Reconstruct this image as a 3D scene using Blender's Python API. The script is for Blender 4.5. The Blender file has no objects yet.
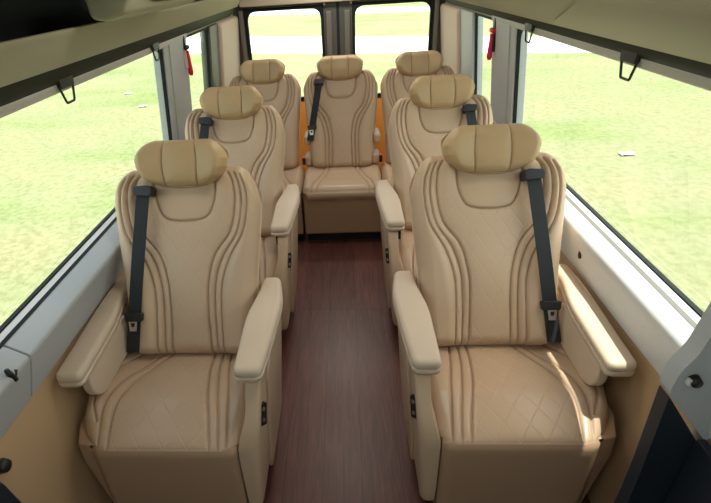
import bpy, math, random
import numpy as np
from mathutils import Vector, Matrix
random.seed(4)
C = bpy.context.scene.collection
PI = math.pi

# ------------------------------------------------------------------ materials
def newmat(name):
    m = bpy.data.materials.new(name); m.use_nodes = True
    nt = m.node_tree; b = nt.nodes['Principled BSDF']
    return m, nt, b
def plain(name, col, rough=.5, metal=0.0, nscale=60, bump=.05, var=.06, spec=.5):
    m, nt, b = newmat(name)
    tc = nt.nodes.new('ShaderNodeTexCoord'); n = nt.nodes.new('ShaderNodeTexNoise')
    n.inputs['Scale'].default_value = nscale; n.inputs['Detail'].default_value = 3
    nt.links.new(tc.outputs['Object'], n.inputs['Vector'])
    mx = nt.nodes.new('ShaderNodeMix'); mx.data_type = 'RGBA'
    mx.inputs[6].default_value = (*[c*(1-var) for c in col], 1)
    mx.inputs[7].default_value = (*[min(1, c*(1+var)) for c in col], 1)
    nt.links.new(n.outputs['Fac'], mx.inputs[0]); nt.links.new(mx.outputs[2], b.inputs['Base Color'])
    b.inputs['Roughness'].default_value = rough; b.inputs['Metallic'].default_value = metal
    b.inputs['Specular IOR Level'].default_value = spec
    if bump:
        bp = nt.nodes.new('ShaderNodeBump'); bp.inputs['Strength'].default_value = bump
        bp.inputs['Distance'].default_value = .001
        nt.links.new(n.outputs['Fac'], bp.inputs['Height']); nt.links.new(bp.outputs[0], b.inputs['Normal'])
    return m
def leather(name, col, quilt=False, stitch=(.8, .66, .48), rough=.45, dia=(.058, .085)):
    m, nt, b = newmat(name); N = nt.nodes.new; L = nt.links.new
    tc = N('ShaderNodeTexCoord')
    vor = N('ShaderNodeTexVoronoi'); vor.inputs['Scale'].default_value = 420; L(tc.outputs['Object'], vor.inputs['Vector'])
    big = N('ShaderNodeTexNoise'); big.inputs['Scale'].default_value = 7; big.inputs['Detail'].default_value = 4
    L(tc.outputs['Object'], big.inputs['Vector'])
    mx = N('ShaderNodeMix'); mx.data_type = 'RGBA'; L(big.outputs['Fac'], mx.inputs[0])
    mx.inputs[6].default_value = (*[c*.94 for c in col], 1); mx.inputs[7].default_value = (*[c*1.05 for c in col], 1)
    colout = mx.outputs[2]; height = vor.outputs['Distance']
    bp = N('ShaderNodeBump'); bp.inputs['Strength'].default_value = .25; bp.inputs['Distance'].default_value = .0006
    L(height, bp.inputs['Height'])
    if quilt:
        uv = N('ShaderNodeUVMap'); uv.uv_map = 'flat'
        sp = N('ShaderNodeSeparateXYZ'); L(uv.outputs[0], sp.inputs[0])
        def M(op, a, c=None):
            n = N('ShaderNodeMath'); n.operation = op
            for i, q in enumerate((a, c)):
                if q is None: continue
                if isinstance(q, (int, float)): n.inputs[i].default_value = q
                else: L(q, n.inputs[i])
            return n.outputs[0]
        u = M('DIVIDE', sp.outputs[0], dia[0]); v = M('DIVIDE', sp.outputs[1], dia[1])
        def ln(q):
            f = M('FRACT', q); return M('ABSOLUTE', M('SUBTRACT', f, .5))   # 0.5 at the line
        d = M('MAXIMUM', ln(M('ADD', u, v)), ln(M('SUBTRACT', u, v)))
        line = M('SMOOTH_MIN', M('MAXIMUM', M('MULTIPLY', M('SUBTRACT', d, .462), 40), 0), 1)
        at = N('ShaderNodeAttribute'); at.attribute_name = 'quilt'
        msk = M('MULTIPLY', line, at.outputs['Fac'])
        m2 = N('ShaderNodeMix'); m2.data_type = 'RGBA'
        L(M('MULTIPLY', msk, .15), m2.inputs[0]); L(colout, m2.inputs[6]); m2.inputs[7].default_value = (*stitch, 1)
        colout = m2.outputs[2]
        b2 = N('ShaderNodeBump'); b2.invert = True; b2.inputs['Strength'].default_value = .5; b2.inputs['Distance'].default_value = .002
        L(msk, b2.inputs['Height']); L(bp.outputs[0], b2.inputs['Normal']); bp = b2
    ta = N('ShaderNodeAttribute'); ta.attribute_name = 'seam_tint'  # mixes dark brown into the colour along the seam grooves
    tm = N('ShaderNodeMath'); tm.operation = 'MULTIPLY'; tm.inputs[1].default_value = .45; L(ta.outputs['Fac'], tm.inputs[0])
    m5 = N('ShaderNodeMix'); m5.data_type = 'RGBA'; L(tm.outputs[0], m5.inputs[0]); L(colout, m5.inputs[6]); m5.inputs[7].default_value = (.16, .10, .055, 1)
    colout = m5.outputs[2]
    L(colout, b.inputs['Base Color']); L(bp.outputs[0], b.inputs['Normal'])
    b.inputs['Roughness'].default_value = rough; b.inputs['Specular IOR Level'].default_value = .4
    return m
SEATC = (.57, .415, .28)
M = {
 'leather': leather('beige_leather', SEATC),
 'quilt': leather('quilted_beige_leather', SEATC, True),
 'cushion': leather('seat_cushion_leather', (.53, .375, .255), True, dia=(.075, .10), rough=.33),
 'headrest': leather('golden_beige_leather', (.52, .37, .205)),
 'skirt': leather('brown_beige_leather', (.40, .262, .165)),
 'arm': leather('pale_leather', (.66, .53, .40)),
 'webbing': plain('black_webbing', (.012, .017, .02), .75, nscale=300, bump=.3),
 'black': plain('black_plastic', (.012, .013, .014), .4),
 'rubber': plain('black_rubber', (.010, .013, .012), .7, spec=.25),
 'white_plastic': plain('white_plastic', (.75, .76, .76), .4),
 'grey_trim': plain('light_grey_trim', (.47, .50, .52), .5, nscale=200),
 'pillar': plain('grey_pillar_plastic', (.44, .47, .47), .5, nscale=150),
 'strip': plain('pale_rail_plastic', (.50, .50, .47), .45),
 'band': plain('dark_green_band', (.018, .023, .014), .6, spec=.3),
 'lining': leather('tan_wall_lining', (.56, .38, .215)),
 'cream': plain('cream_headliner', (.42, .40, .29), .6, nscale=180, bump=.1),
 'beige_trim': plain('beige_trim', (.60, .50, .40), .6, nscale=180),
 'door': plain('dark_grey_door', (.09, .088, .08), .45),
 'doorgrey': plain('mid_grey_door_trim', (.17, .16, .14), .45),
 'navy': plain('dark_navy_plastic', (.014, .022, .032), .5),
 'orange': plain('orange_board', (1.0, .40, .07), .5),
 'red': plain('red_plastic', (.75, .012, .03), .35),
 'pink': plain('crimson_plastic', (.8, .015, .10), .35),
 'metal': plain('steel', (.6, .6, .6), .3, 1.0),
 'body': plain('white_body', (.7, .7, .7), .5),
 'ceiling': plain('pale_ceiling', (.7, .68, .6), .8),
 'paper': plain('white_paper', (.9, .9, .9), .8),
}
def mk_floor():
    m, nt, b = newmat('red_brown_planks'); N = nt.nodes.new; L = nt.links.new
    tc = N('ShaderNodeTexCoord'); mp = N('ShaderNodeMapping'); mp.inputs['Rotation'].default_value = (0, 0, PI/2)
    mp.inputs['Location'].default_value = (1.01, .08, 0)
    L(tc.outputs['Object'], mp.inputs[0])
    br = N('ShaderNodeTexBrick'); L(mp.outputs[0], br.inputs['Vector'])
    br.inputs['Scale'].default_value = 1; br.inputs['Brick Width'].default_value = 1.24; br.inputs['Row Height'].default_value = .15
    br.inputs['Mortar Size'].default_value = .0012; br.inputs['Mortar Smooth'].default_value = .3
    br.inputs['Color1'].default_value = (.118, .046, .040, 1); br.inputs['Color2'].default_value = (.15, .060, .050, 1)
    br.inputs['Mortar'].default_value = (.035, .017, .015, 1); br.offset = 0
    m2 = N('ShaderNodeMapping'); m2.inputs['Scale'].default_value = (22, 1.6, 1); L(tc.outputs['Object'], m2.inputs[0])
    n = N('ShaderNodeTexNoise'); n.inputs['Scale'].default_value = 3; n.inputs['Detail'].default_value = 7; n.inputs['Distortion'].default_value = 1.2
    L(m2.outputs[0], n.inputs['Vector'])
    rp = N('ShaderNodeValToRGB'); rp.color_ramp.elements[0].position = .3; rp.color_ramp.elements[1].position = .75
    rp.color_ramp.elements[0].color = (.62, .6, .6, 1); rp.color_ramp.elements[1].color = (1.35, 1.3, 1.3, 1)
    L(n.outputs['Fac'], rp.inputs[0])
    mx = N('ShaderNodeMix'); mx.data_type = 'RGBA'; mx.blend_type = 'MULTIPLY'; mx.inputs[0].default_value = 1
    L(br.outputs['Color'], mx.inputs[6]); L(rp.outputs[0], mx.inputs[7]); L(mx.outputs[2], b.inputs['Base Color'])
    b.inputs['Roughness'].default_value = .36
    bp = N('ShaderNodeBump'); bp.inputs['Strength'].default_value = .15; bp.inputs['Distance'].default_value = .001
    L(n.outputs['Fac'], bp.inputs['Height']); L(bp.outputs[0], b.inputs['Normal'])
    return m
M['floor'] = mk_floor()
def mk_glass():
    m, nt, b = newmat('window_glass'); N = nt.nodes.new; L = nt.links.new
    nt.nodes.remove(b); out = nt.nodes['Material Output']
    tr = N('ShaderNodeBsdfTransparent'); tr.inputs[0].default_value = (.93, .965, .94, 1)
    gl = N('ShaderNodeBsdfGlossy'); gl.inputs['Roughness'].default_value = .02
    fr = N('ShaderNodeFresnel'); fr.inputs[0].default_value = 1.3
    sc = N('ShaderNodeMath'); sc.operation = 'MULTIPLY'; sc.inputs[1].default_value = .12; L(fr.outputs[0], sc.inputs[0])
    mx = N('ShaderNodeMixShader'); L(sc.outputs[0], mx.inputs[0]); L(tr.outputs[0], mx.inputs[1]); L(gl.outputs[0], mx.inputs[2])
    L(mx.outputs[0], out.inputs[0]); return m
M['glass'] = mk_glass()
def mk_grass():
    m, nt, b = newmat('mown_grass'); N = nt.nodes.new; L = nt.links.new
    tc = N('ShaderNodeTexCoord')
    n1 = N('ShaderNodeTexNoise'); n1.inputs['Scale'].default_value = .55; n1.inputs['Detail'].default_value = 5
    mp = N('ShaderNodeMapping'); mp.inputs['Scale'].default_value = (.6, 1.3, 1)
    L(tc.outputs['Object'], mp.inputs[0]); L(mp.outputs[0], n1.inputs['Vector'])
    n2 = N('ShaderNodeTexNoise'); n2.inputs['Scale'].default_value = 12; n2.inputs['Detail'].default_value = 8; n2.inputs['Roughness'].default_value = .75
    L(tc.outputs['Object'], n2.inputs['Vector'])
    r1 = N('ShaderNodeValToRGB'); e = r1.color_ramp.elements
    e[0].position = .36; e[0].color = (.26, .255, .14, 1); e[1].position = .68; e[1].color = (.185, .235, .085, 1)
    k = e.new(.52); k.color = (.24, .258, .135, 1)
    L(n1.outputs['Fac'], r1.inputs[0])
    r2 = N('ShaderNodeValToRGB'); r2.color_ramp.elements[0].position = .32; r2.color_ramp.elements[1].position = .7
    r2.color_ramp.elements[0].color = (.66, .68, .58, 1); r2.color_ramp.elements[1].color = (1.32, 1.30, 1.36, 1)
    L(n2.outputs['Fac'], r2.inputs[0])
    mx = N('ShaderNodeMix'); mx.data_type = 'RGBA'; mx.blend_type = 'MULTIPLY'; mx.inputs[0].default_value = 1
    L(r1.outputs[0], mx.inputs[6]); L(r2.outputs[0], mx.inputs[7])
    # drier, tanner grass on the right of the van
    sp = N('ShaderNodeSeparateXYZ'); L(tc.outputs['Object'], sp.inputs[0])
    mr = N('ShaderNodeMapRange'); mr.inputs[1].default_value = 1; mr.inputs[2].default_value = 4; L(sp.outputs[0], mr.inputs[0])
    mr2 = N('ShaderNodeMapRange'); mr2.inputs[1].default_value = 9; mr2.inputs[2].default_value = 3; L(sp.outputs[1], mr2.inputs[0])
    ml = N('ShaderNodeMath'); ml.operation = 'MULTIPLY'; L(mr.outputs[0], ml.inputs[0]); L(mr2.outputs[0], ml.inputs[1])
    ml2 = N('ShaderNodeMath'); ml2.operation = 'MULTIPLY'; ml2.inputs[1].default_value = .55; L(ml.outputs[0], ml2.inputs[0])
    m3 = N('ShaderNodeMix'); m3.data_type = 'RGBA'; m3.inputs[7].default_value = (.235, .23, .14, 1)
    L(ml2.outputs[0], m3.inputs[0]); L(mx.outputs[2], m3.inputs[6])
    L(m3.outputs[2], b.inputs['Base Color'])
    b.inputs['Roughness'].default_value = .95; b.inputs['Specular IOR Level'].default_value = .1
    bp = N('ShaderNodeBump'); bp.inputs['Strength'].default_value = .5; bp.inputs['Distance'].default_value = .03
    L(n2.outputs['Fac'], bp.inputs['Height']); L(bp.outputs[0], b.inputs['Normal'])
    return m
M['grass'] = mk_grass()
M['road'] = plain('pale_concrete', (.72, .71, .68), .9, nscale=3, bump=0)
def mk_emit(name, col, s):
    m, nt, b = newmat(name); b.inputs['Emission Color'].default_value = (*col, 1); b.inputs['Emission Strength'].default_value = s
    return m
M['lamp'] = mk_emit('fill_lamp_diffuser', (1, .93, .82), 1.5)  # glowing face of the added fill lamps

# ------------------------------------------------------------------ helpers
def link(o, parent=None):
    C.objects.link(o)
    if parent: o.parent = parent
    return o
def obj(name, V, F, mat, parent=None, smooth=False, bevel=0, seg=3, label=None):
    me = bpy.data.meshes.new(name); me.from_pydata([tuple(map(float, v)) for v in V], [], [tuple(map(int, f)) for f in F])
    me.validate(); me.update()
    import bmesh
    bm = bmesh.new(); bm.from_mesh(me); bmesh.ops.recalc_face_normals(bm, faces=bm.faces); bm.to_mesh(me); bm.free()
    me.materials.append(mat)
    o = bpy.data.objects.new(name, me); link(o, parent)
    if bevel:
        b = o.modifiers.new('bevel', 'BEVEL'); b.width = bevel; b.segments = seg; b.limit_method = 'ANGLE'; b.angle_limit = math.radians(35)
        smooth = True
    if smooth:
        for p in me.polygons: p.use_smooth = True
        if bevel:
            w = o.modifiers.new('wn', 'WEIGHTED_NORMAL')
    if label: o['label'] = label
    return o
def tag(o, label, cat, group=None):
    o['label'] = label; o['category'] = cat
    if group: o['group'] = group
    return o
def empty(name, loc, label=None, cat=None, group=None):
    o = bpy.data.objects.new(name, None); link(o); o.location = loc; o.empty_display_size = .1
    if label: tag(o, label, cat, group)
    return o
def struct(o): o['kind'] = 'structure'; return o
class MB:
    def __init__(s): s.V = []; s.F = []
    def add(s, V, F):
        n = len(s.V); s.V += [tuple(v) for v in V]; s.F += [tuple(i+n for i in f) for f in F]; return s
    def box(s, x0, x1, y0, y1, z0, z1):
        V = [(x, y, z) for x in (x0, x1) for y in (y0, y1) for z in (z0, z1)]
        return s.add(V, [(0,1,3,2),(4,6,7,5),(0,4,5,1),(2,3,7,6),(0,2,6,4),(1,5,7,3)])
    def prism(s, poly, fn, a, b):
        n = len(poly)
        V = [fn(p, a) for p in poly] + [fn(p, b) for p in poly]
        F = [tuple(range(n))[::-1], tuple(range(n, 2*n))] + [(i, (i+1) % n, n+(i+1) % n, n+i) for i in range(n)]
        return s.add(V, F)
    def tube(s, pts, r, k=10, closed=False):
        pts = [Vector(p) for p in pts]; n = len(pts); V = []; F = []
        prev = None
        for i, p in enumerate(pts):
            if closed: t = pts[(i+1) % n]-pts[i-1]
            else: t = pts[min(i+1, n-1)]-pts[max(i-1, 0)]
            t.normalize()
            a = Vector((0, 0, 1)) if abs(t.z) < .9 else Vector((1, 0, 0))
            if prev is not None: a = prev
            u = (a - t*a.dot(t)).normalized(); prev = u; w = t.cross(u)
            rr = r[i] if isinstance(r, (list, tuple)) else r
            for j in range(k):
                q = 2*PI*j/k; V.append(p+u*math.cos(q)*rr+w*math.sin(q)*rr)
        for i in range(n if closed else n-1):
            for j in range(k):
                a, b = i*k+j, i*k+(j+1) % k; c = ((i+1) % n)*k
                F.append((a, b, c+(j+1) % k, c+j))
        if not closed: F += [tuple(range(k))[::-1], tuple(range((n-1)*k, n*k))]
        return s.add(V, F)
    def done(s, name, mat, parent=None, **k): return obj(name, s.V, s.F, mat, parent, **k)
XZ = lambda p, y: (p[0], y, p[1])       # profile (x,z) swept along y
YZ = lambda p, x: (x, p[0], p[1])       # profile (y,z) swept along x
XY = lambda p, z: (p[0], p[1], z)
def rpoly(pts, r, k=5):
    """round the corners of a polygon"""
    out = []; n = len(pts)
    for i in range(n):
        rr = r[i] if isinstance(r, (list, tuple)) else r
        p, a, b = Vector(pts[i]), Vector(pts[i-1]), Vector(pts[(i+1) % n])
        u = (a-p); v = (b-p); d = min(rr, u.length*.49, v.length*.49)
        if d < 1e-5: out.append(tuple(p)); continue
        s, e = p+u.normalized()*d, p+v.normalized()*d
        for j in range(k+1):
            t = j/k; out.append(tuple((1-t)**2*s+2*t*(1-t)*p+t*t*e))
    return out
def smoothpts(P, n=60):
    """Catmull-Rom through 2-D points"""
    P = [np.array(p, float) for p in P]; P = [2*P[0]-P[1]]+P+[2*P[-1]-P[-2]]; out = []
    m = len(P)-3
    for i in range(m):
        for t in np.linspace(0, 1, max(2, n//m), endpoint=(i == m-1)):
            a, b, c, d = P[i:i+4]
            out.append(.5*((2*b)+(-a+c)*t+(2*a-5*b+4*c-d)*t*t+(-a+3*b-3*c+d)*t**3))
    return np.array(out)
def dist(X, Y, line):
    D = np.full(X.shape, 9.0)
    for a, b in zip(line[:-1], line[1:]):
        d = b-a; L = max(d@d, 1e-12); t = np.clip(((X-a[0])*d[0]+(Y-a[1])*d[1])/L, 0, 1)
        D = np.minimum(D, np.hypot(X-a[0]-t*d[0], Y-a[1]-t*d[1]))
    return D
def sst(e0, e1, x): t = np.clip((x-e0)/(e1-e0), 0, 1); return t*t*(3-2*t)

def pad(name, mat, parent, wL, wR, top, depth, thick, place, nx, ny, rr, seams, quilt=None, sd=.0045, sw=.003, puff=.005, pl=.014, bot=None):
    """upholstered pad: outline -wL(h)..wR(h) by bot(s)..top(s), front relief with stitched grooves"""
    S = np.linspace(-1, 1, nx+1); S = np.sign(S)*(1-(1-np.abs(S))**1.15); T = np.linspace(0, 1, ny+1)
    s, t = np.meshgrid(S, T)
    b0 = bot(s) if bot else 0*s
    h = b0+(top(s)-b0)*t
    x = np.where(s < 0, s*wL(h), s*wR(h))
    wide = np.where(s < 0, wL(h), wR(h))
    e1 = wide*(1-np.abs(s)); e2 = top(s)-h; e3 = h-b0
    def q(e): return 1-np.clip(e/rr, 0, 1)
    Q = np.clip((q(e1)**2.2+q(e2)**2.2+q(e3)**2.2)**(1/2.2), 0, 1)
    prof = np.sqrt(np.clip(1-Q**2, 0, 1))
    D = depth(x, h)
    g = np.zeros_like(x); dm = np.full(x.shape, 9.0)
    for ln in seams:
        d = dist(x, h, ln); dm = np.minimum(dm, d); g = np.maximum(g, np.exp(-(d/sw)**2))
    D = (D + puff*(1-np.exp(-dm/pl)) - sd*g)*prof
    Db = -thick*prof*.9
    V = []; F = []; W = nx+1
    for k, DD in ((0, D), (1, Db)):
        for j in range(ny+1):
            for i in range(nx+1): V.append(place(x[j, i], h[j, i], DD[j, i]))
    n = W*(ny+1)
    for j in range(ny):
        for i in range(nx):
            a = j*W+i; F.append((a, a+1, a+W+1, a+W)); F.append((n+a, n+a+W, n+a+W+1, n+a+1))
    for j in range(ny):
        a = j*W; F.append((a, a+W, n+a+W, n+a)); a = j*W+nx; F.append((a, n+a, n+a+W, a+W))
    for i in range(nx):
        F.append((i, n+i, n+i+1, i+1)); a = ny*W+i; F.append((a, a+1, n+a+1, n+a))
    o = obj(name, V, F, mat, parent, smooth=True)
    me = o.data
    uvl = me.uv_layers.new(name='flat'); at = me.attributes.new('quilt', 'FLOAT', 'POINT')
    X = np.concatenate([x.ravel(), x.ravel()]); Y = np.concatenate([h.ravel(), h.ravel()])
    qv = np.zeros(len(X))
    if quilt is not None: qv[:n] = quilt(x, h).ravel()
    at.data.foreach_set('value', qv.astype('f'))
    a2 = me.attributes.new('seam_tint', 'FLOAT', 'POINT'); tv = np.zeros(len(X)); tv[:n] = np.exp(-(dm/(sw*.62))**2).ravel(); a2.data.foreach_set('value', tv.astype('f'))
    li = np.empty(len(me.loops), dtype='i'); me.loops.foreach_get('vertex_index', li)
    uvl.data.foreach_set('uv', np.stack([X[li], Y[li]], 1).ravel().astype('f'))
    return o

# ------------------------------------------------------------------ seats
TH = math.radians(26.5)
BASE = Vector((0, .415, .465))
def backplace(base, th):
    U = Vector((0, math.sin(th), math.cos(th))); Nn = Vector((0, -math.cos(th), math.sin(th)))
    return lambda x, h, d: (x, base.y+h*U.y+d*Nn.y, base.z+h*U.z+d*Nn.z)
def back_w(h):
    return np.interp(h, [0, .12, .30, .42, .55, .63, .70], [.226, .236, .246, .258, .268, .266, .256])
def back_top(s):
    a = np.abs(s); return .664+.024*sst(.25, .6, a)-.105*np.clip((a-.70)/.30, 0, 1)**2.4
def back_depth(x, h):
    a = np.abs(x)
    edge = np.interp(h, [0, .15, .30, .38, .47, .56, .66], [.076, .080, .10, .125, .155, .165, .15])
    bol = .030*sst(edge, edge+.075, a)
    lumb = .012*np.exp(-((h-.22)/.16)**2)*np.exp(-(x/.13)**2)
    return .052+bol+lumb-.006*sst(.45, .62, h)*(1-sst(.1, .16, a))
def mir(pts, s): return [(s*p[0], p[1]) for p in pts]
BI = [(.155, .665), (.175, .63), (.181, .555), (.160, .455), (.104, .378), (.078, .295), (.069, .195), (.074, 0)]
BM = [(.180, .66), (.200, .62), (.206, .545), (.186, .45), (.132, .368), (.103, .285), (.095, .190), (.099, 0)]
BO = [(.205, .65), (.224, .60), (.226, .53), (.208, .445), (.157, .360), (.128, .275), (.120, .185), (.124, 0)]
BU = [(-.112, .68), (-.110, .60), (-.098, .545), (-.070, .505), (0, .494), (.070, .505), (.098, .545), (.110, .60), (.112, .68)]
def make_back(root, name='backrest', hi=True, base=BASE, th=TH):
    seams = [smoothpts(mir(B, s), 40) for B in (BI, BM, BO) for s in (-1, 1)] + [smoothpts(BU, 40)]
    lim = lambda h: np.interp(h, [0, .195, .295, .378, .455, .555, .63], [.074, .069, .078, .104, .16, .181, .175])
    qm = lambda x, h: (1-sst(-.004, .0, np.abs(x)-lim(h)))*(h < .55)*(1-((np.abs(x) < .105) & (h > .50)))
    nx, ny = (210, 220) if hi else (130, 130)
    k = 1 if hi else 1.5
    return pad(name, M['quilt'], root, back_w, back_w, back_top, back_depth, .075, backplace(base, th), nx, ny, .05, seams, qm, sw=.0036*k, sd=.008, puff=.006)
def make_headrest(root, base=BASE, th=TH):
    th2 = th-math.radians(9)
    hb = Vector(backplace(base, th)(0, .612, .035))
    w = lambda h: np.interp(h, [0, .02, .045, .075, .105, .13, .165], [.100, .118, .143, .159, .165, .162, .150])
    top = lambda s: .170-.046*np.clip((np.abs(s)-.60)/.40, 0, 1)**2.3
    bot = lambda s: .018*np.clip((np.abs(s)-.3)/.7, 0, 1)**1.5
    dep = lambda x, h: .045+.022*sst(.05, .15, np.abs(x))+.01*np.exp(-((h-.07)/.05)**2)
    seams = [smoothpts([(s*.054, -.01), (s*.060, .06), (s*.060, .12), (s*.052, .18)], 24) for s in (-1, 1)]
    seams.append(np.array([(-.2, .012), (.2, .012)]))
    o = pad('headrest', M['headrest'], root, w, w, top, dep, .055, backplace(hb, th2), 130, 70, .036, seams, sw=.0030, sd=.0055, puff=.007, pl=.02, bot=bot)
    return o
def cush_seams(m):
    O1 = [(-.075, .43), (-.125, .33), (-.178, .22), (-.192, .12), (-.178, 0), (-.176, -.05)]
    O2 = [(-.110, .43), (-.160, .335), (-.213, .225), (-.226, .12), (-.210, 0), (-.208, -.05)]
    O3 = [(-.19, .41), (-.235, .32), (-.268, .22), (-.262, .14), (-.235, .08)]
    A1 = [(.075, .43), (.082, .32), (.100, .20), (.128, .08), (.150, -.05)]
    A2 = [(.105, .43), (.114, .32), (.134, .20), (.158, .08), (.176, -.05)]
    A3 = [(.135, .43), (.148, .32), (.170, .20), (.188, .08), (.202, -.05)]
    return [smoothpts(mir(q, m), 36) for q in (O1, O2, O3, A1, A2, A3)], O1, A1
def make_cushion(root, m):
    """m=+1: aisle on +x; m=-1 mirrored"""
    wo = lambda h: np.interp(h, [0, .03, .10, .20, .32, .45], [.232, .246, .292, .318, .308, .285])
    wa = lambda h: np.interp(h, [0, .03, .10, .20, .45], [.226, .236, .256, .258, .256])
    wL, wR = (wo, wa) if m > 0 else (wa, wo)
    seams, O1, A1 = cush_seams(m)
    def dep(x, h):
        xm = x*m
        z = .002+.030*sst(0, .16, h)-.020*sst(.25, .45, h)
        z = z+.026*sst(.15, .27, -xm)*sst(.0, .14, h) + .022*sst(.13, .24, xm)*sst(.0, .16, h)
        return z+.008*np.exp(-(x/.12)**2)*np.exp(-((h-.15)/.12)**2)
    def qm(x, h):
        xm = x*m
        o1 = np.interp(h, [0, .12, .22, .33, .43], [-.178, -.192, -.178, -.125, -.075]); a1 = np.interp(h, [0, .08, .2, .32, .43], [.142, .128, .1, .082, .075])
        return ((xm > o1+.003) & (xm < a1-.003) & (h > .0)).astype(float)
    pl = lambda x, h, d: (x, h-.006, .444+d)
    return pad('seat_cushion', M['cushion'], root, wL, wR, lambda s: .455+0*s, lambda x, h: dep(x, h)+.012, .12, pl, 200, 170, .045, seams, qm, sw=.0036, sd=.0075,
               bot=lambda s: .03*np.clip(np.abs(s)-.8, 0, 1)*2)
def arm_pad(root, m, side):
    """side=+1: on the aisle; -1: by the window"""
    if side > 0: out = [(.228, .085), (.312, .085), (.330, .25), (.344, .44), (.322, .575), (.258, .575), (.255, .48), (.228, .34)]
    else: out = [(-.228, .070), (-.312, .070), (-.315, .25), (-.315, .44), (-.312, .60), (-.250, .60), (-.256, .50), (-.228, .36)]
    out = rpoly(out, [.024, .026, .05, .05, .025, .024, .05, .05], 5)
    out = [(m*p[0], p[1]) for p in out]
    g = empty_part('armrest', root)
    # lofted rings: lower lip, groove, pad body, rounded crown
    cx = sum(p[0] for p in out)/len(out)
    def ring(inset, z):
        R = []
        n = len(out)
        for i, p in enumerate(out):
            a, b = Vector(out[i-1]), Vector(out[(i+1) % n]); t = (b-a).normalized(); nn = Vector((-t.y, t.x))
            if (Vector((cx, .34))-Vector(p)).dot(nn) < 0: nn = -nn
            q = Vector(p)+nn*inset
            zz = z+.020*float(sst(.08, .5, np.array(q.y)))-.006*float(sst(.5, .6, np.array(q.y)))
            R.append((q.x, q.y, zz))
        return R
    def loft(rings):
        V = [v for r in rings for v in r]; n = len(out); F = []
        for k in range(len(rings)-1):
            for i in range(n): F.append((k*n+i, k*n+(i+1) % n, (k+1)*n+(i+1) % n, (k+1)*n+i))
        F.append(tuple(range(n))[::-1]); F.append(tuple(range((len(rings)-1)*n, len(rings)*n)))
        return V, F
    V, F = loft([ring(.006, .634), ring(.001, .636), ring(0, .642), ring(0, .648), ring(.0015, .650), ring(.0045, .6515), ring(.0045, .6535), ring(.0015, .655),
                 ring(0, .660), ring(0, .668), ring(.002, .675), ring(.006, .680), ring(.011, .6825), ring(.017, .6838)])
    p = obj('armrest_pad', V, F, M['arm'], g, smooth=True)
    return g
def empty_part(name, root):
    o = bpy.data.objects.new(name, None); link(o, root); o.empty_display_size = .05; return o
def belt(root, m, th=TH, base=BASE, sx=-.134, ex=-.205, bottom_h=.03):
    """shoulder belt lying over the outer side of the backrest; sx<0 is the window side when m=+1"""
    P = backplace(base, th); g = empty_part('seat_belt', root)
    def surf(x, h): return float(back_depth(np.array([x]), np.array([h]))[0])
    hw = .0235; ys = np.linspace(0, 1, 24); V = []; F = []
    for t in ys:
        h = .592+(bottom_h-.592)*t; xc = sx+(ex-sx)*t
        for dx in (-hw, hw):
            d0 = (.094+.006*math.sin(t*PI)) if True else 0
            V.append(P(m*(xc+dx), h, d0)); V.append(P(m*(xc+dx), h, d0+.0022))
    for i in range(len(ys)-1):
        a = 4*i; F += [(a, a+4, a+6, a+2), (a+1, a+3, a+7, a+5), (a, a+1, a+5, a+4), (a+2, a+6, a+7, a+3)]
    F += [(0, 2, 3, 1), (4*len(ys)-4, 4*len(ys)-3, 4*len(ys)-1, 4*len(ys)-2)]
    obj('webbing', V, F, M['webbing'], g)
    # guide at the shoulder
    b = MB(); poly = rpoly([(m*(sx-.030), .588), (m*(sx+.030), .583), (m*(sx+.036), .612), (m*(sx+.02), .622), (m*(sx-.03), .620), (m*(sx-.034), .606)], .008, 4)
    b.prism(poly, lambda p, d: P(p[0], p[1], d), .055, .106); b.done('belt_guide', M['black'], g, bevel=.004)
    # tongue with its slotted metal plate
    t = .77; h = .592+(bottom_h-.592)*t; xc = sx+(ex-sx)*t
    b = MB(); b.prism(rpoly([(m*(xc-.034), h+.014), (m*(xc+.034), h+.014), (m*(xc+.030), h-.016), (m*(xc-.030), h-.016)], .006, 3), lambda p, d: P(p[0], p[1], d), .094, .112)
    tg = b.done('belt_tongue', M['black'], g, bevel=.003)
    b = MB(); o1 = [(m*(xc-.022), h-.014), (m*(xc+.010), h-.014), (m*(xc+.006), h-.052), (m*(xc-.018), h-.052)]
    b.prism(o1, lambda p, d: P(p[0], p[1], d), .101, .105)
    mp = b.done('tongue_plate', M['metal'], g, bevel=.001)
    b = MB(); b.box(-.008, .008, -.001, .001, -.006, .006)
    b = MB(); b.prism([(m*(xc-.012), h-.022), (m*(xc+.002), h-.022), (m*(xc), h-.036), (m*(xc-.010), h-.036)], lambda p, d: P(p[0], p[1], d), .1045, .106)
    b.done('plate_slot', M['black'], g)
    return g
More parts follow.
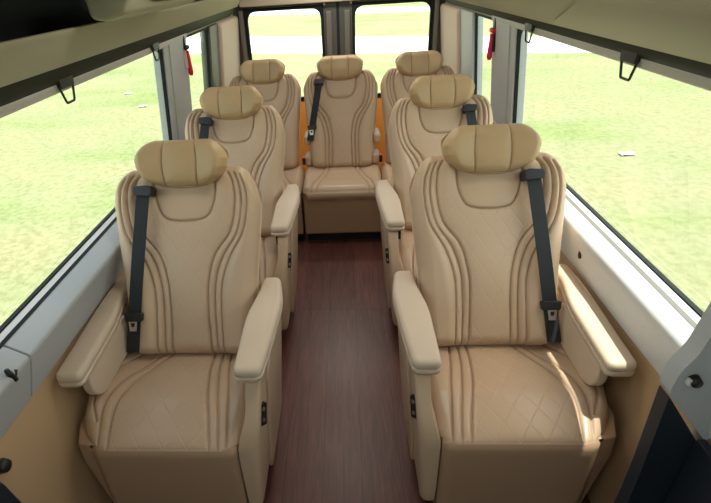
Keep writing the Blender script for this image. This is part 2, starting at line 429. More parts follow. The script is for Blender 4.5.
def make_captain(name, m, label, group):
    root = empty(name, (0, 0, 0), label, 'seat', group)
    make_back(root); make_headrest(root); make_cushion(root, m)
    # headrest posts
    b = MB(); P = backplace(BASE, TH)
    for sx in (-.05, .05): MB().tube([P(sx, .58, -.01), P(sx, .66, .01)], .006).done('headrest_post', M['metal'], root, smooth=True)
    # front skirt panel
    def curve(p, a): return (p[0], a, p[1])
    b = MB(); nx, nz = 24, 16; V = []; F = []
    zs = np.linspace(.055, .446, nz); xs = np.linspace(-.226, .226, nx)
    for k in (0, 1):
        for z in zs:
            for x in xs:
                e = min(1, (1-abs(x)/.226)/.06); e2 = min(1, min(z-.055, .446-z)/.014)
                y = -.008*math.sqrt(max(0, 1-(1-e)**2))*math.sqrt(max(0, 1-(1-e2)**2))-.006*math.sin((z-.055)/.391*PI)-.004
                V.append((x, y if k == 0 else .02, z+(.0 if k else 0)))
    n = nx*nz
    for j in range(nz-1):
        for i in range(nx-1):
            a = j*nx+i; F += [(a, a+1, a+nx+1, a+nx), (n+a, n+a+nx, n+a+nx+1, n+a+1)]
    for j in range(nz-1):
        a = j*nx; F.append((a, a+nx, n+a+nx, n+a)); a = j*nx+nx-1; F.append((a, n+a, n+a+nx, a+nx))
    for i in range(nx-1): F.append((i, n+i, n+i+1, i+1)); a = (nz-1)*nx+i; F.append((a, a+1, n+a+1, n+a))
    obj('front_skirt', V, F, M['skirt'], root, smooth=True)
    # box of the seat with the chamfered corner on the window side
    top = [(-.228, .004), (-.285, .016), (-.318, .10), (-.318, .20), (-.305, .44), (.22, .44), (.22, .02)]
    low = [(-.230, .008), (-.252, .030), (-.280, .10), (-.285, .20), (-.27, .42), (.22, .42), (.22, .02)]
    V = [(m*x, y, .05) for x, y in low]+[(m*x, y, .36) for x, y in top]+[(m*x*.995, y+.004, .446) for x, y in top]; n = 7
    F = [tuple(range(n)), tuple(range(2*n, 3*n))]+[(k*n+i, k*n+(i+1) % n, (k+1)*n+(i+1) % n, (k+1)*n+i) for k in (0, 1) for i in range(n)]
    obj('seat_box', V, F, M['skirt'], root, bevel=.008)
    b = MB(); b.box(-.22, .20, .06, .40, 0, .052) if m > 0 else b.box(-.20, .22, .06, .40, 0, .052); b.done('floor_plinth', M['black'], root)
    # aisle side shell: wide foot below the cushion, thin wall rising to the armrest
    zz_ = [.140, .143, .152, .170, .20, .25, .32, .38, .42, .44, .46, .48, .50, .52, .54, .56, .58, .60, .62, .634]
    V = []; F = []; nn_ = 0
    for q_, z in enumerate(zz_):
        xi = .230+.028*float(sst(.43, .56, np.array(z))); xo = .270+.065*(z-.05)
        rb = .03*(1-math.sqrt(max(0, 1-(1-min(1, (z-.140)/.03))**2)))     # rounded lower edge
        yf = float(np.interp(z, [.14, .38, .44, .50, .57, .634], [-.004, -.008, -.004, .018, .058, .100]))+rb
        yb = float(np.interp(z, [.14, .40, .634], [.50, .53, .56]))-rb
        ro = min(float(np.interp(z, [.14, .40, .50, .634], [.045, .036, .022, .012])), (xo-xi)*.8)
        R_ = rpoly([(xi, yf), (xo-rb, yf), (xo-rb, yb), (xi, yb)], [.006, ro, .02, .006], 6); nn_ = len(R_)
        V += [(m*p[0], p[1], z) for p in R_]
    for q_ in range(len(zz_)-1):
        for i_ in range(nn_): F.append((q_*nn_+i_, q_*nn_+(i_+1) % nn_, (q_+1)*nn_+(i_+1) % nn_, (q_+1)*nn_+i_))
    F += [tuple(range(nn_))[::-1], tuple(range((len(zz_)-1)*nn_, len(zz_)*nn_))]
    obj('side_shell', V, F, M['leather'], root, smooth=True)
    fs = lambda p, d: (m*(d+.065*(p[1]-.05)), p[0], p[1])
    prof2 = rpoly([(.16, .12), (.17, .30), (.19, .60), (.54, .63), (.56, .50), (.48, .12)], .05, 5)
    b = MB(); b.prism(prof2, fs, .266, .280); b.done('shell_cover', M['leather'], root, bevel=.006)
    # switch plate with two buttons, on the shell near its front edge
    n_ = Vector((m*.80, -.55, .20)).normalized(); uu = Vector((0, .42, .9)); uu = (uu-n_*uu.dot(n_)).normalized(); ww = uu.cross(n_)
    c_ = Vector((m*.303, .078, .510))
    Q = lambda p, d: tuple(c_+ww*p[0]+uu*p[1]+n_*d)
    b = MB(); b.prism(rpoly([(-.014, -.036), (.014, -.036), (.014, .036), (-.014, .036)], .005, 3), Q, -.012, .004)
    sw = b.done('switch_plate', M['black'], root, bevel=.0015)
    for zz in (-.018, .018):
        b = MB(); b.prism([(.0055*math.cos(a), zz+.007*math.sin(a)) for a in np.linspace(0, 2*PI, 13)[:-1]], Q, .003, .006)
        b.done('switch_button', M['metal'], sw)
    arm_pad(root, m, 1)
    a = arm_pad(root, m, -1)
    # leather panel under the window-side armrest
    b = MB(); b.prism(rpoly([(.118, .637), (.112, .560), (.16, .512), (.42, .512), (.42, .648)], [.01, .04, .05, .03, .01], 5), YZ, -m*.234, -m*.266)
    b.done('armrest_panel', M['arm'], a, bevel=.009)
    b = MB(); b.prism(rpoly([(.36, .642), (.36, .44), (.40, .30), (.50, .30), (.60, .645)], .02, 4), YZ, -m*.250, -m*.300)
    b.done('armrest_bracket', M['leather'], a, bevel=.008)
    # recliner hinge cover at the window side
    b = MB(); b.prism(rpoly([(.43, .42), (.40, .54), (.46, .60), (.53, .56), (.52, .42)], .03, 4), YZ, -m*.286, -m*.306)
    b.done('hinge_cover', M['black'], root, bevel=.004)
    belt(root, m)
    return root
def copy_tree(o, parent=None):
    c = o.copy(); C.objects.link(c)
    if parent: c.parent = parent
    for ch in list(o.children): copy_tree(ch, c)
    return c
G = 'captain seats in two rows of two'
XS = .547
L1 = make_captain('captain_seat', 1, 'front left beige leather captain seat, nearest on the left side of the aisle', G)
R1 = make_captain('captain_seat', -1, 'front right beige leather captain seat, nearest on the right side of the aisle', G)
L2 = copy_tree(L1); R2 = copy_tree(R1)
L2['label'] = 'second-row left beige captain seat, directly behind the nearest left seat'
R2['label'] = 'second-row right beige captain seat, directly behind the nearest right seat'
def buckle(root, m, loc):
    g = empty_part('buckle', root)
    b = MB(); b.box(-.011, .011, -.011, .011, -.03, .02); h = b.done('buckle_body', M['black'], g, bevel=.003); h.location = loc
    b = MB(); b.box(-.009, .009, -.014, .009, .018, .026); h = b.done('release_button', M['red'], g, bevel=.002); h.location = loc
for r, m in ((L2, 1), (R2, -1)): buckle(r, m, (m*.245, .20, .565))
Y1, Y2, Y3 = .945, 1.888, 3.04
for o, x, y in ((L1, -XS+.006, Y1+.005), (R1, XS-.016, Y1+.032), (L2, -XS, Y2-.01), (R2, XS-.02, Y2+.01)): o.location = (x, y, 0)

# rear seats
def make_rear(label, first=None):
    root = empty('rear_seat', (0, 0, 0), label, 'seat', 'three rear seats set side by side')
    base = Vector((0, .40, .415)); th = math.radians(22)
    make_back(root, hi=False, base=base, th=th); make_headrest(root, base=base, th=th)
    w = lambda h: np.interp(h, [0, .05, .2, .46], [.262, .272, .272, .272])
    sm = [smoothpts([(s*a, .45), (s*(a+.02), .25), (s*(a+.07), .08), (s*(a+.09), -.02)], 24) for a in (.09, .125) for s in (-1, 1)]
    dep = lambda x, h: .03+.016*sst(0, .12, h)+.012*sst(.16, .25, np.abs(x))-.016*sst(.25, .45, h)
    pad('seat_cushion', M['cushion'], root, w, w, lambda s: .47+0*s, dep, .08, lambda x, h, d: (x, h-.03, .400+d), 120, 80, .04, sm, None, sw=.004, sd=.005)
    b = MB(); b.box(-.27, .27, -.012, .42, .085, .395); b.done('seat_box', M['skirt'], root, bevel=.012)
    b = MB(); b.box(-.262, .262, .06, .40, 0, .09); b.done('floor_plinth', M['black'], root)
    b = MB(); P = backplace(base, th)
    for sx in (-.05, .05): MB().tube([P(sx, .58, -.01), P(sx, .66, .01)], .006).done('headrest_post', M['metal'], root, smooth=True)
    return root
RM = make_rear('middle rear seat of the back row, beige leather, with a black belt crossing its backrest')
RL = copy_tree(RM); RR = copy_tree(RM)
RL['label'] = 'left rear seat of the back row, beige leather, partly hidden by the second-row seat'
RR['label'] = 'right rear seat of the back row, beige leather, partly hidden by the second-row seat'
RM.location = (.010, Y3, -.0); RL.location = (-.545, Y3, -.0); RR.location = (.565, Y3, -.0)
belt(RM, 1, th=math.radians(22), base=Vector((0, .40, .415)), sx=-.150, ex=-.225, bottom_h=.20)
for s in (-1, 1):
    g = empty_part('folded_armrest', RM)
    b = MB(); b.box(s*.250-.022, s*.250+.028 if s > 0 else s*.250+.022, .395, .56, .595, .665); b.done('armrest_pad', M['leather'], g, bevel=.018)
    b = MB(); b.box(s*.245-.028, s*.245+.022 if s < 0 else s*.245+.028, .36, .50, .452, .525); b.done('hinge_block', M['leather'], RM, bevel=.016)
    buckle(RM, 1, (s*.279, .36, .50))

# ------------------------------------------------------------------ the van shell
gx = lambda z: .900-.0986*(z-.89)
YF, YB = -1.7, 4.42
ZG0, ZG1 = .892, 1.397
for side, nm in ((-1, 'left'), (1, 'right')):
    # lower wall: tan lining on the inside, body behind
    b = MB(); b.prism([(side*x, z) for x, z in [(.875, 0), (.868, .69), (.93, .70), (.98, .5), (.98, 0)]], XZ, YF, YB)
    w = struct(b.done('wall_'+nm, M['lining']))
    # sill trim with its sloping ledge
    b = MB(); b.prism([(side*x, z) for x, z in ([(.868, .878), (.828, .853), (.816, .846), (.811, .838), (.813, .825), (.862, .688), (.93, .70), (.93, .87)] if side < 0 else [(.868, .878), (.842, .855), (.836, .848), (.832, .838), (.833, .815), (.864, .686), (.93, .70), (.93, .87)])], XZ, .935 if side < 0 else YF, YB)
    t = struct(b.done('trim_'+str(1 if side < 0 else 2), M['grey_trim'] if side < 0 else M['white_plastic'], bevel=.004))
    if side < 0:
        b = MB(); b.prism([(side*x, z) for x, z in [(.868, .878), (.828, .853), (.816, .846), (.811, .838), (.813, .825), (.862, .688), (.93, .70), (.93, .87)]], XZ, YF, .931)
        struct(b.done('trim_3', M['grey_trim'], bevel=.004))
    # strips between ledge and glass
    b = MB(); b.prism([(side*x, z) for x, z in [(.868, .8785), (.881, .8815), (.93, .87), (.90, .86)]], XZ, YF, YB); b.done('dark_strip', M['rubber'] if side < 0 else M['doorgrey'], t)
    b = MB(); b.prism([(side*x, z) for x, z in [(.881, .8815), (.890, .887), (.895, .889), (.935, .87)]], XZ, YF, YB); b.done('pale_strip', M['white_plastic'], t)
    # outer body above the windows up to the roof
    b = MB(); b.prism([(side*x, z) for x, z in [(.850, 1.395), (.846, 1.60), (.80, 1.94), (.82, 1.96), (.858, 1.60), (.862, 1.40)]], XZ, YF, YB)
    struct(b.done('wall_'+nm+'_upper', M['cream']))
    # posts between the windows
    def slab(name, y0, y1, z0, z1, o0, o1, mat, bev=.006, st=True):
        b = MB(); b.prism([(side*(gx(z)-o), z) for o, z in ((o0, z0), (o1, z0), (o1, z1), (o0, z1))], XZ, y0, y1)
        o = b.done(name, mat, bevel=bev)
        if st: struct(o)
        return o
    n0 = 10 if side < 0 else 30
    w2 = 3.46 if side < 0 else 3.36
    slab('trim_%d' % (n0+1), -.10, .885, ZG0-.005, ZG1+.01, -.05, .012, M['grey_trim'])
    slab('trim_%d' % (n0+2), 2.53, 2.93, ZG0-.005, ZG1+.01, -.05, .012, M['pillar'])
    slab('trim_%d' % (n0+3), w2, 3.70, ZG0-.005, ZG1+.01, -.05, .020, M['door'] if side < 0 else M['grey_trim'])
    slab('trim_%d' % (n0+4), 3.70, YB, ZG0-.005, ZG1+.01, -.05, .045, M['beige_trim'], .03)
    slab('trim_%d' % (n0+5), YF, -1.35, ZG0-.005, ZG1+.01, -.05, .02, M['grey_trim'])
    slab('trim_%d' % (n0+6), 2.60, 2.84, ZG0-.005, ZG1+.01, .008, .019, M['pillar'], .008)
    # windows: rounded seal and glass
    for k, (y0, y1) in enumerate(((-1.35, -.10), (.885, 2.53), (2.93, w2))):
        wi = {(-1, 0): 1, (-1, 1): 2, (-1, 2): 3, (1, 0): 4, (1, 1): 5, (1, 2): 6}[(side, k)]
        Pm = lambda p, o: (side*(gx(p[1])-o), p[0], p[1])
        rect = [(y0, ZG0), (y1, ZG0), (y1, ZG1), (y0, ZG1)]
        f = .010
        inner = rpoly([(y0+f, ZG0+.002), (y1-f*1.4, ZG0+.002), (y1-f*1.4, ZG1-.004), (y0+f, ZG1-.004)], .06 if k != 2 else .03, 8)
        # outer ring: project inner points out to the rectangle
        outer = []
        cy, cz = (y0+y1)/2, (ZG0+ZG1)/2
        for p in inner:
            if k is not None:
                dy, dz = p[0]-cy, p[1]-cz; t_ = min(((y1-y0)/2+.01)/max(abs(dy), 1e-6), ((ZG1-ZG0)/2+.008)/max(abs(dz), 1e-6))
                outer.append((cy+dy*t_, cz+dz*t_))
        n = len(inner); V = []; F = []
        for o_ in (.0035, -.011):
            V += [Pm(p, o_) for p in inner]; V += [Pm(p, o_) for p in outer]
        for i in range(n):
            j = (i+1) % n
            F += [(i, j, n+j, n+i), (2*n+i, 3*n+i, 3*n+j, 2*n+j), (i, 2*n+i, 2*n+j, j), (n+i, n+j, 3*n+j, 3*n+i)]
        s_ = struct(obj('window_%d' % wi, V, F, M['rubber']))
        b = MB(); b.prism(rect, Pm, -.003, -.007); b.done('pane', M['glass'], s_)
    # curtain rail: pale strip, dark band above
    b = MB(); b.prism([(side*x, z) for x, z in [(.846, 1.392), (.834, 1.398), (.830, 1.418), (.836, 1.43), (.87, 1.42)]], XZ, -.6, 2.93)
    rl = struct(b.done('trim_%d' % (n0+7), M['strip'], bevel=.003))
    b = MB(); b.prism([(side*x, z) for x, z in [(.838, 1.416), (.812, 1.438), (.800, 1.472), (.83, 1.485), (.86, 1.43)]], XZ, -.6, 4.2)
    struct(b.done('trim_%d' % (n0+8), M['band'], bevel=.003))
# left luggage rack
b = MB(); b.prism([(-.806, 1.480), (-.795, 1.472), (-.785, 1.474), (-.700, 1.558), (-.694, 1.575), (-.702, 1.578), (-.79, 1.492), (-.842, 1.50), (-.842, 1.485)], XZ, -.6, 4.25)
r = empty('luggage_rack', (-.75, 1.8, 1.47), 'long cream luggage rack above the left side windows', 'rack')
def adopt(o, root):
    o.parent = root; o.matrix_parent_inverse = Matrix.Translation(-Vector(root.location)); return o
adopt(b.done('rack_fascia', M['cream'], bevel=.003), r)
b = MB(); b.prism([(-.70, 1.572), (-.70, 1.566), (-.79, 1.49), (-.842, 1.50), (-.842, 1.60), (-.818, 1.76), (-.805, 1.76), (-.828, 1.60), (-.828, 1.51), (-.79, 1.50)], XZ, -.6, 4.25)
adopt(b.done('rack_liner', M['webbing']), r)
b = MB(); b.prism([(-.812, 1.775), (-.40, 1.775), (-.40, 1.755), (-.812, 1.755)], XZ, -.6, 4.25); adopt(b.done('rack_top', M['webbing']), r)
# right overhead bin
r = empty('overhead_bin', (.75, 1.8, 1.43), 'olive-cream overhead bin running above the right side windows', 'bin')
b = MB(); b.prism([(.806, 1.478), (.795, 1.460), (.785, 1.461), (.700, 1.516), (.62, 1.562), (.585, 1.60), (.585, 1.78), (.812, 1.78), (.843, 1.58), (.843, 1.478)], XZ, -.6, 4.25)
adopt(b.done('bin_body', M['cream'], bevel=.006), r)
b = MB(); n = 0
prof = [(.800, 1.484, 1.93), (.790, 1.471, 1.93), (.778, 1.467, 1.92), (.740, 1.486, 1.83), (.690, 1.514, 1.66), (.60, 1.568, 1.35), (.575, 1.61, 1.30), (.575, 1.78, 1.25)]
back = [(.81, 1.50), (.81, 1.495), (.80, 1.49), (.76, 1.505), (.71, 1.53), (.62, 1.59), (.60, 1.63), (.60, 1.79)]
V = [(x, -.6, z) for x, z, y in prof]+[(x, y, z) for x, z, y in prof]+[(x, y, z) for (x, z), (_, _, y) in zip(back, prof)]+[(x, -.6, z) for x, z in back]
n = 8; F = []
for k in range(4):
    for i in range(n-1):
        k2 = (k+1) % 4; F.append((k*n+i, k*n+i+1, k2*n+i+1, k2*n+i))
F += [(0, n, 2*n, 3*n), (n-1, 4*n-1, 3*n-1, 2*n-1)]
adopt(obj('bin_door', V, F, M['cream'], bevel=.005), r)
# console with reading lights above the left rack
r = empty('roof_console', (-.6, 1.75, 1.6), 'cream roof console with dark openings above the left rack', 'console')
b = MB(); b.prism([(-.64, 1.592), (-.60, 1.585), (-.54, 1.60), (-.50, 1.66), (-.50, 1.78), (-.66, 1.78)], XZ, 1.42, 2.17)
adopt(b.done('console_body', M['cream'], bevel=.014), r)
cface = lambda p, d: (-.5415+(p[1]-1.60)*.667+.0015+d*.8, p[0], p[1]-d*.5)
for y0, y1 in ((1.52, 1.84), (1.95, 2.10)):
    b = MB(); b.prism([(y0, 1.634), (y0+.05, 1.628), (y0+.10, 1.622), (y1-.06, 1.618), (y1, 1.628), (y1, 1.652), (y0, 1.652)], cface, -.004, .003)
    adopt(b.done('console_opening', M['black']), r)

# floor and ceiling
b = MB(); b.box(-.96, .96, YF, YB+.03, -.06, 0); struct(b.done('floor', M['floor']))
b = MB(); b.box(-.83, .83, YF, YB+.03, 1.94, 1.98); struct(b.done('ceiling', M['ceiling']))
# fill lamps added on the unseen ceiling to brighten the cabin
lampn = 0
for i, y in enumerate((.1, 1.35, 2.6, 3.85)):
    lp = empty('fill_lamp', (0, y, 1.93), ['added fill lamp nearest the windscreen', 'added fill lamp over the front pair of captain seats', 'added fill lamp over the second pair of captain seats', 'added fill lamp over the rear row'][i], 'lamp', 'added fill lamps along the unseen ceiling')
    b = MB(); b.box(-.20, .20, -.11, .11, -.012, .012); b.done('fill_lamp_frame', M['white_plastic'], lp, bevel=.004)
    b = MB(); b.box(-.18, .18, -.09, .09, -.018, -.010); b.done('diffuser', M['lamp'], lp, bevel=.003)
    ld = bpy.data.lights.new('fill_light', 'AREA'); ld.shape = 'RECTANGLE'; ld.size = .36; ld.size_y = .18; ld.energy = [2, 3, 3, 6][i]; ld.color = (1, .94, .85)
    lo = bpy.data.objects.new('fill_light', ld); link(lo, lp); lo.location = (0, 0, -.022)

# front end: windscreen opening
def holed(name, x0, x1, z0, z1, hx0, hx1, hz0, hz1, rad, y0, y1, mat, kk=8, bevel=0):
    inner = rpoly([(hx0, hz0), (hx1, hz0), (hx1, hz1), (hx0, hz1)], rad, kk); outer = []
    m_ = kk+1
    corners = [(x0, z0), (x1, z0), (x1, z1), (x0, z1)]
    for i, p in enumerate(inner):
        c = i//m_; t = (i % m_)/kk; cx, cz = corners[c]
        sx_, sz_ = inner[c*m_]; ex_, ez_ = inner[c*m_+kk]
        pa = (sx_, cz) if c in (0, 2) and False else None
        # walk round the outer corner
        if c == 0: A, B = (x0, sz_), (ex_, z0)
        elif c == 1: A, B = (sx_, z0), (x1, ez_)
        elif c == 2: A, B = (x1, sz_), (ex_, z1)
        else: A, B = (sx_, z1), (x0, ez_)
        Cn = (cx, cz)
        if t < .5: q = (A[0]+(Cn[0]-A[0])*t*2, A[1]+(Cn[1]-A[1])*t*2)
        else: q = (Cn[0]+(B[0]-Cn[0])*(t*2-1), Cn[1]+(B[1]-Cn[1])*(t*2-1))
        outer.append(q)
    n = len(inner); V = []
    for y in (y0, y1): V += [(p[0], y, p[1]) for p in inner]+[(p[0], y, p[1]) for p in outer]
    F = []
    for i in range(n):
        j = (i+1) % n
        F += [(i, j, n+j, n+i), (2*n+i, 3*n+i, 3*n+j, 2*n+j), (i, 2*n+i, 2*n+j, j), (n+i, n+j, 3*n+j, 3*n+i)]
    return obj(name, V, F, mat, bevel=bevel)
wf = struct(holed('wall_front', -.95, .95, 0, 1.96, -.70, .70, 1.25, 1.70, .1, YF-.05, YF, M['pillar']))
b = MB(); b.box(-.85, .85, YF-.04, YF-.034, .82, 1.78); p_ = b.done('pane', M['glass'], wf)
# rear doors
for k, s in enumerate((-1, 1)):
    X = lambda a, b_: (a, b_) if s > 0 else (-b_, -a)
    x0, x1 = X(.012, .80); h0, h1 = X(.1315, .739)
    d = struct(holed('door_%d' % (k+1), x0, x1, .03, 1.475, h0-.0, h1+.0, .74, 1.432, .085, 4.36, 4.41, M['door']))
    g0, g1 = X(.118, .753)
    sl = holed('window_seal', g0-.004, g1+.004, .722, 1.448, h0+.006, h1-.006, .746, 1.426, .08, 4.345, 4.365, M['rubber']); sl.parent = d
    a0, a1 = X(.050, .098)
    b = MB(); b.box(a0, a1, 4.340, 4.365, .30, 1.40); b.done('frame_trim', M['doorgrey'], d, bevel=.008)
    a0, a1 = X(.765, .80)
    b = MB(); b.box(a0, a1, 4.330, 4.362, .30, 1.44); b.done('frame_trim', M['doorgrey'], d, bevel=.008)
    b = MB(); b.box(*X(.125, .745), 4.385, 4.390, .735, 1.437); b.done('pane', M['glass'], d)
    b = MB(); b.tube([(s*.105, 4.33, 1.452), (s*.105, 4.36, 1.452)], .009); b.done('screw_cap', M['beige_trim'], d, smooth=True)
b = MB(); b.box(-.014, .014, 4.37, 4.40, .03, 1.475); struct(b.done('trim_50', M['black']))
for k, s in enumerate((-1, 1)):
    b = MB(); b.box(*sorted((s*.803, s*.95)), 4.36, 4.44, 0, 1.50); struct(b.done('trim_%d' % (51+k), M['door']))
b = MB(); b.box(-.95, .95, 4.33, 4.44, 1.475, 1.96); struct(b.done('wall_rear', M['door']))
b = MB(); b.box(-.78, .78, 4.31, 4.335, 1.465, 1.56); struct(b.done('trim_53', M['beige_trim'], bevel=.008))
b = MB(); b.prism([(4.00, 0), (4.20, .74), (4.22, .735), (4.02, 0)], YZ, -.84, .84)
tag(b.done('cargo_board', M['orange']), 'orange board behind the rear seats, seen through the gaps between them', 'board')

# ------------------------------------------------------------------ small things
def hook(y, side, label):
    r = empty('curtain_hook', (side*.838, y, 1.425), label, 'hook', 'black strap hooks on the window rails')
    b = MB(); b.prism(rpoly([(-.045, .016), (.045, .016), (.038, -.018), (-.038, -.018)], .005, 3), lambda p, d: (side*(-.022+d), p[0], p[1]), 0, .014)
    b.done('bracket', M['black'], r, bevel=.002)
    b = MB(); pts = [(-.042, -.012), (.042, -.012), (.024, -.062), (-.024, -.062)]
    pts = rpoly(pts, .006, 3); b.tube([(side*(-.015), p[0], p[1]) for p in pts], .0038, 8, True)
    b.done('ring', M['black'], r, smooth=True)
hook(1.53, -1, 'black hook nearest the camera on the left window rail')
hook(2.37, -1, 'far black hook on the left window rail beside the grey pillar')
hook(1.47, 1, 'black hook nearest the camera on the right window rail')
hook(2.30, 1, 'far black hook on the right window rail beside the grey pillar')
def hammer(y, side, mat, label):
    r = empty('safety_hammer', (side*.825, y, 1.31), label, 'hammer')
    b = MB(); b.tube([(0, 0, .03), (0, 0, -.02), (0, 0, -.085), (0, 0, -.10)], [.010, .012, .015, .008], 12); b.done('handle', mat, r, smooth=True)
    b = MB(); b.tube([(0, -.032, .043), (0, -.022, .045), (0, .022, .045), (0, .032, .043)], [.003, .012, .012, .004], 12); b.done('hammer_head', M['red'] if side > 0 else M['black'], r, smooth=True)
    b = MB(); b.box(*sorted((side*.004, side*.022)), -.014, .014, -.06, .05); b.done('holder', M['black'] if side > 0 else M['white_plastic'], r, bevel=.003)
    b = MB(); b.box(*sorted((side*.004, side*.016)), -.010, .010, .05, .105); b.done('hanger', M['black'], r, bevel=.003)
hammer(2.86, -1, M['red'], 'red emergency hammer hanging on the left grey pillar')
hammer(2.86, 1, M['pink'], 'crimson emergency hammer hanging on the right grey pillar')
# front right console panel beside the step
def yprism(poly, y0, y1, name, mat, parent=None, bev=.01):
    b = MB(); b.prism(poly, XZ, y0, y1); return b.done(name, mat, parent, bevel=bev)
r = empty('step_panel', (.83, .78, 0), 'grey and dark navy panel at the right front edge beside the window', 'panel')
up = rpoly([(.775, 1.08), (.762, .975), (.758, .943), (.736, .892), (.733, .84), (.738, .822), (.860, .675), (.864, .650), (.866, .660), (.866, 1.08)], [.01, .03, .03, .03, .02, .01, .03, .01, .01, .01], 4)
adopt(yprism(up, .797, .84, 'upper_panel', M['grey_trim']), r)
lo = rpoly([(.738, .82), (.750, .56), (.752, .44), (.74, .0), (.865, 0), (.865, .64), (.858, .652)], .008, 3)
adopt(yprism(lo, .799, .838, 'lower_panel', M['navy']), r)
b = MB(); b.tube([(.768, .797, .875), (.768, .780, .875)], [.014, .011], 14); adopt(b.done('knob', M['black'], smooth=True), r)
b = MB(); b.box(.752, .764, .784, .796, .866, .882); adopt(b.done('knob_highlight', M['white_plastic'], bevel=.002), r)  # small white box standing in for the highlight on the knob
b = MB(); b.prism([(.013*math.cos(a), .022*math.sin(a)) for a in np.linspace(0, 2*PI, 17)[:-1]], lambda p, d: (d, p[0], p[1]), -.012, .0)
o = tag(b.done('wall_stopper', M['black'], bevel=.004), 'oval black stopper on the right wall beside the grey panel', 'stopper'); o.location = (.850, .94, .76)
b = MB(); b.prism([(.011*math.cos(a), .017*math.sin(a)) for a in np.linspace(0, 2*PI, 17)[:-1]], lambda p, d: (d, p[0], p[1]), -.006, .0)
o = tag(b.done('wall_slot', M['black'], bevel=.002), 'small black slot in the right wall trim behind the front seat', 'slot'); o.location = (.846, 1.50, .775)
b = MB(); b.box(.838, .860, .15, .797, 0, .684); adopt(b.done('side_panel', M['navy'], bevel=.004), bpy.data.objects['step_panel'])
# left front edge: latch, stopper and dark panel corner
b = MB(); b.tube([(0, -.010, .028), (.0, -.006, .010), (.0, .0, -.010), (0, .004, -.018)], [.006, .008, .008, .006], 12)
b.tube([(0, .0, -.008), (0, .016, .006)], [.006, .005], 10)
o = tag(b.done('wall_latch', M['black'], smooth=True), 'small black latch on the grey trim under the left window corner', 'latch'); o.location = (-.816, .862, .838)
b = MB(); b.tube([(0, 0, 0), (.018, 0, 0)], [.020, .016], 14)
o = tag(b.done('wall_stopper', M['black'], smooth=True), 'round black stopper low on the tan lining at the left edge', 'stopper'); o.location = (-.868, .757, .625)
r = empty('step_panel', (-.84, .5, 0), 'dark navy panel corner at the lower left edge', 'panel')
b = MB(); b.prism(rpoly([(.30, 0), (.775, 0), (.755, .40), (.728, .523), (.714, .625), (.69, .665), (.30, .67)], .03, 4), YZ, -.862, -.835); adopt(b.done('lower_panel', M['navy'], bevel=.008), r)
b = MB(); b.box(-.840, -.828, .34, .60, .10, .55); adopt(b.done('panel_cover', M['navy'], bevel=.006), r)

# ------------------------------------------------------------------ outside
b = MB(); V = []; n = 60
b.box(-90, 90, -40, 140, -.66, -.60)
gr = struct(b.done('ground', M['grass']))
def strip(name, p0, p1, q0, q1, mat):
    b = MB(); b.prism([p0, p1, q1, q0], XY, -.60, -.592); return struct(b.done(name, mat))
strip('ground_path', (-30, 17.2+.36*30), (30, 17.2-.38*30), (-30, 21.6+.5*30), (30, 21.6-.5*30), M['road'])
strip('ground_far_path', (-40, 34.2+.5*40), (40, 34.2-.5*40), (-40, 39+.55*40), (40, 39-.55*40), M['road'])
def scrap(x, y, s, label):
    V = []; F = []; k = 6
    rnd = random.Random(int(x*100)); n = k+1
    for j in range(n):
        for i in range(n): V.append((s*(i/k-.5)*1.6, s*(j/k-.5), .012+.02*rnd.random()))
    for j in range(k):
        for i in range(k): a = j*n+i; F.append((a, a+1, a+n+1, a+n))
    o = obj('paper_scrap', V, F, M['paper'], smooth=True); o.location = (x, y, -.60)
    so = o.modifiers.new('s', 'SOLIDIFY'); so.thickness = .004
    tag(o, label, 'litter', 'white scraps lying on the grass')
scrap(3.70, 6.33, .11, 'white scrap on the grass outside the right window')
scrap(-5.22, 12.0, .11, 'farther white scrap on the grass outside the left window')
scrap(-4.31, 10.5, .11, 'nearer white scrap on the grass outside the left window')

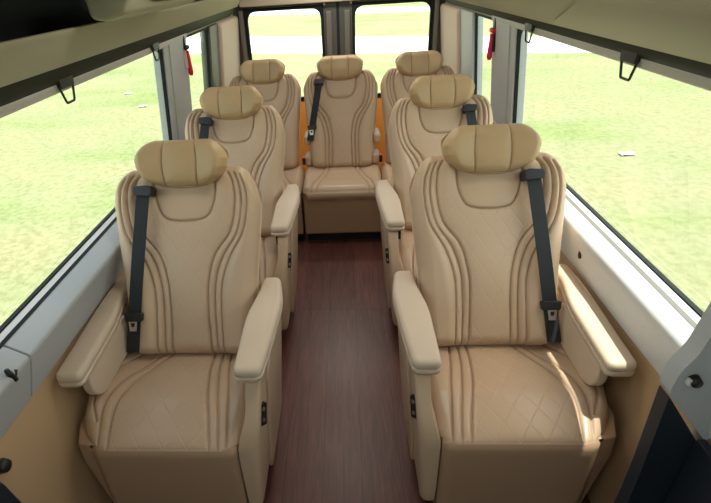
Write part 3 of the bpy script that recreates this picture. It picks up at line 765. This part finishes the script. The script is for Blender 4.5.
# ------------------------------------------------------------------ light
w = bpy.data.worlds.new('World'); bpy.context.scene.world = w; w.use_nodes = True
nt = w.node_tree; bg = nt.nodes['Background']
sky = nt.nodes.new('ShaderNodeTexSky'); sky.sky_type = 'NISHITA'; sky.sun_disc = False
sky.sun_elevation = math.radians(62); sky.sun_rotation = math.radians(90); sky.air_density = 1.6; sky.dust_density = 4
mixn = nt.nodes.new('ShaderNodeMix'); mixn.data_type = 'RGBA'; mixn.inputs[0].default_value = .55
mixn.inputs[7].default_value = (5.0, 5.1, 5.2, 1)
nt.links.new(sky.outputs[0], mixn.inputs[6]); nt.links.new(mixn.outputs[2], bg.inputs[0]); bg.inputs[1].default_value = .40
sd = bpy.data.lights.new('sun', 'SUN'); sd.energy = 6.5; sd.angle = math.radians(.6); sd.color = (1, .96, .88)
so = bpy.data.objects.new('sun', sd); link(so)
dirv = Vector((1.0, .35, 6.2)); so.rotation_euler = dirv.to_track_quat('Z', 'Y').to_euler(); so.location = (3, 0, 12)

# ------------------------------------------------------------------ camera
f, p, y, r_, cx, cz, px, py = 483.3506, .5393, -.0811, -.0658, .0365, 1.6663, 314.658, 263.0677
cd = bpy.data.cameras.new('camera'); cam = bpy.data.objects.new('camera', cd); link(cam)
fv = Vector((math.sin(y)*math.cos(p), math.cos(y)*math.cos(p), -math.sin(p)))
rt = Vector((math.cos(y), -math.sin(y), 0)); up_ = rt.cross(fv)
a = math.cos(r_)*rt+math.sin(r_)*up_; b_ = -math.sin(r_)*rt+math.cos(r_)*up_
mt = Matrix(((a.x, b_.x, -fv.x, cx), (a.y, b_.y, -fv.y, 0), (a.z, b_.z, -fv.z, cz), (0, 0, 0, 1)))
cam.matrix_world = mt
cd.sensor_width = 36; cd.lens = f/711*36; cd.shift_x = (355.5-px)/711; cd.shift_y = (py-251.5)/711; cd.clip_start = .02; cd.clip_end = 500
S = bpy.context.scene; S.camera = cam
S.view_settings.view_transform = 'Standard'; S.view_settings.look = 'None'; S.view_settings.gamma = 1
S.view_settings.exposure = 0.25
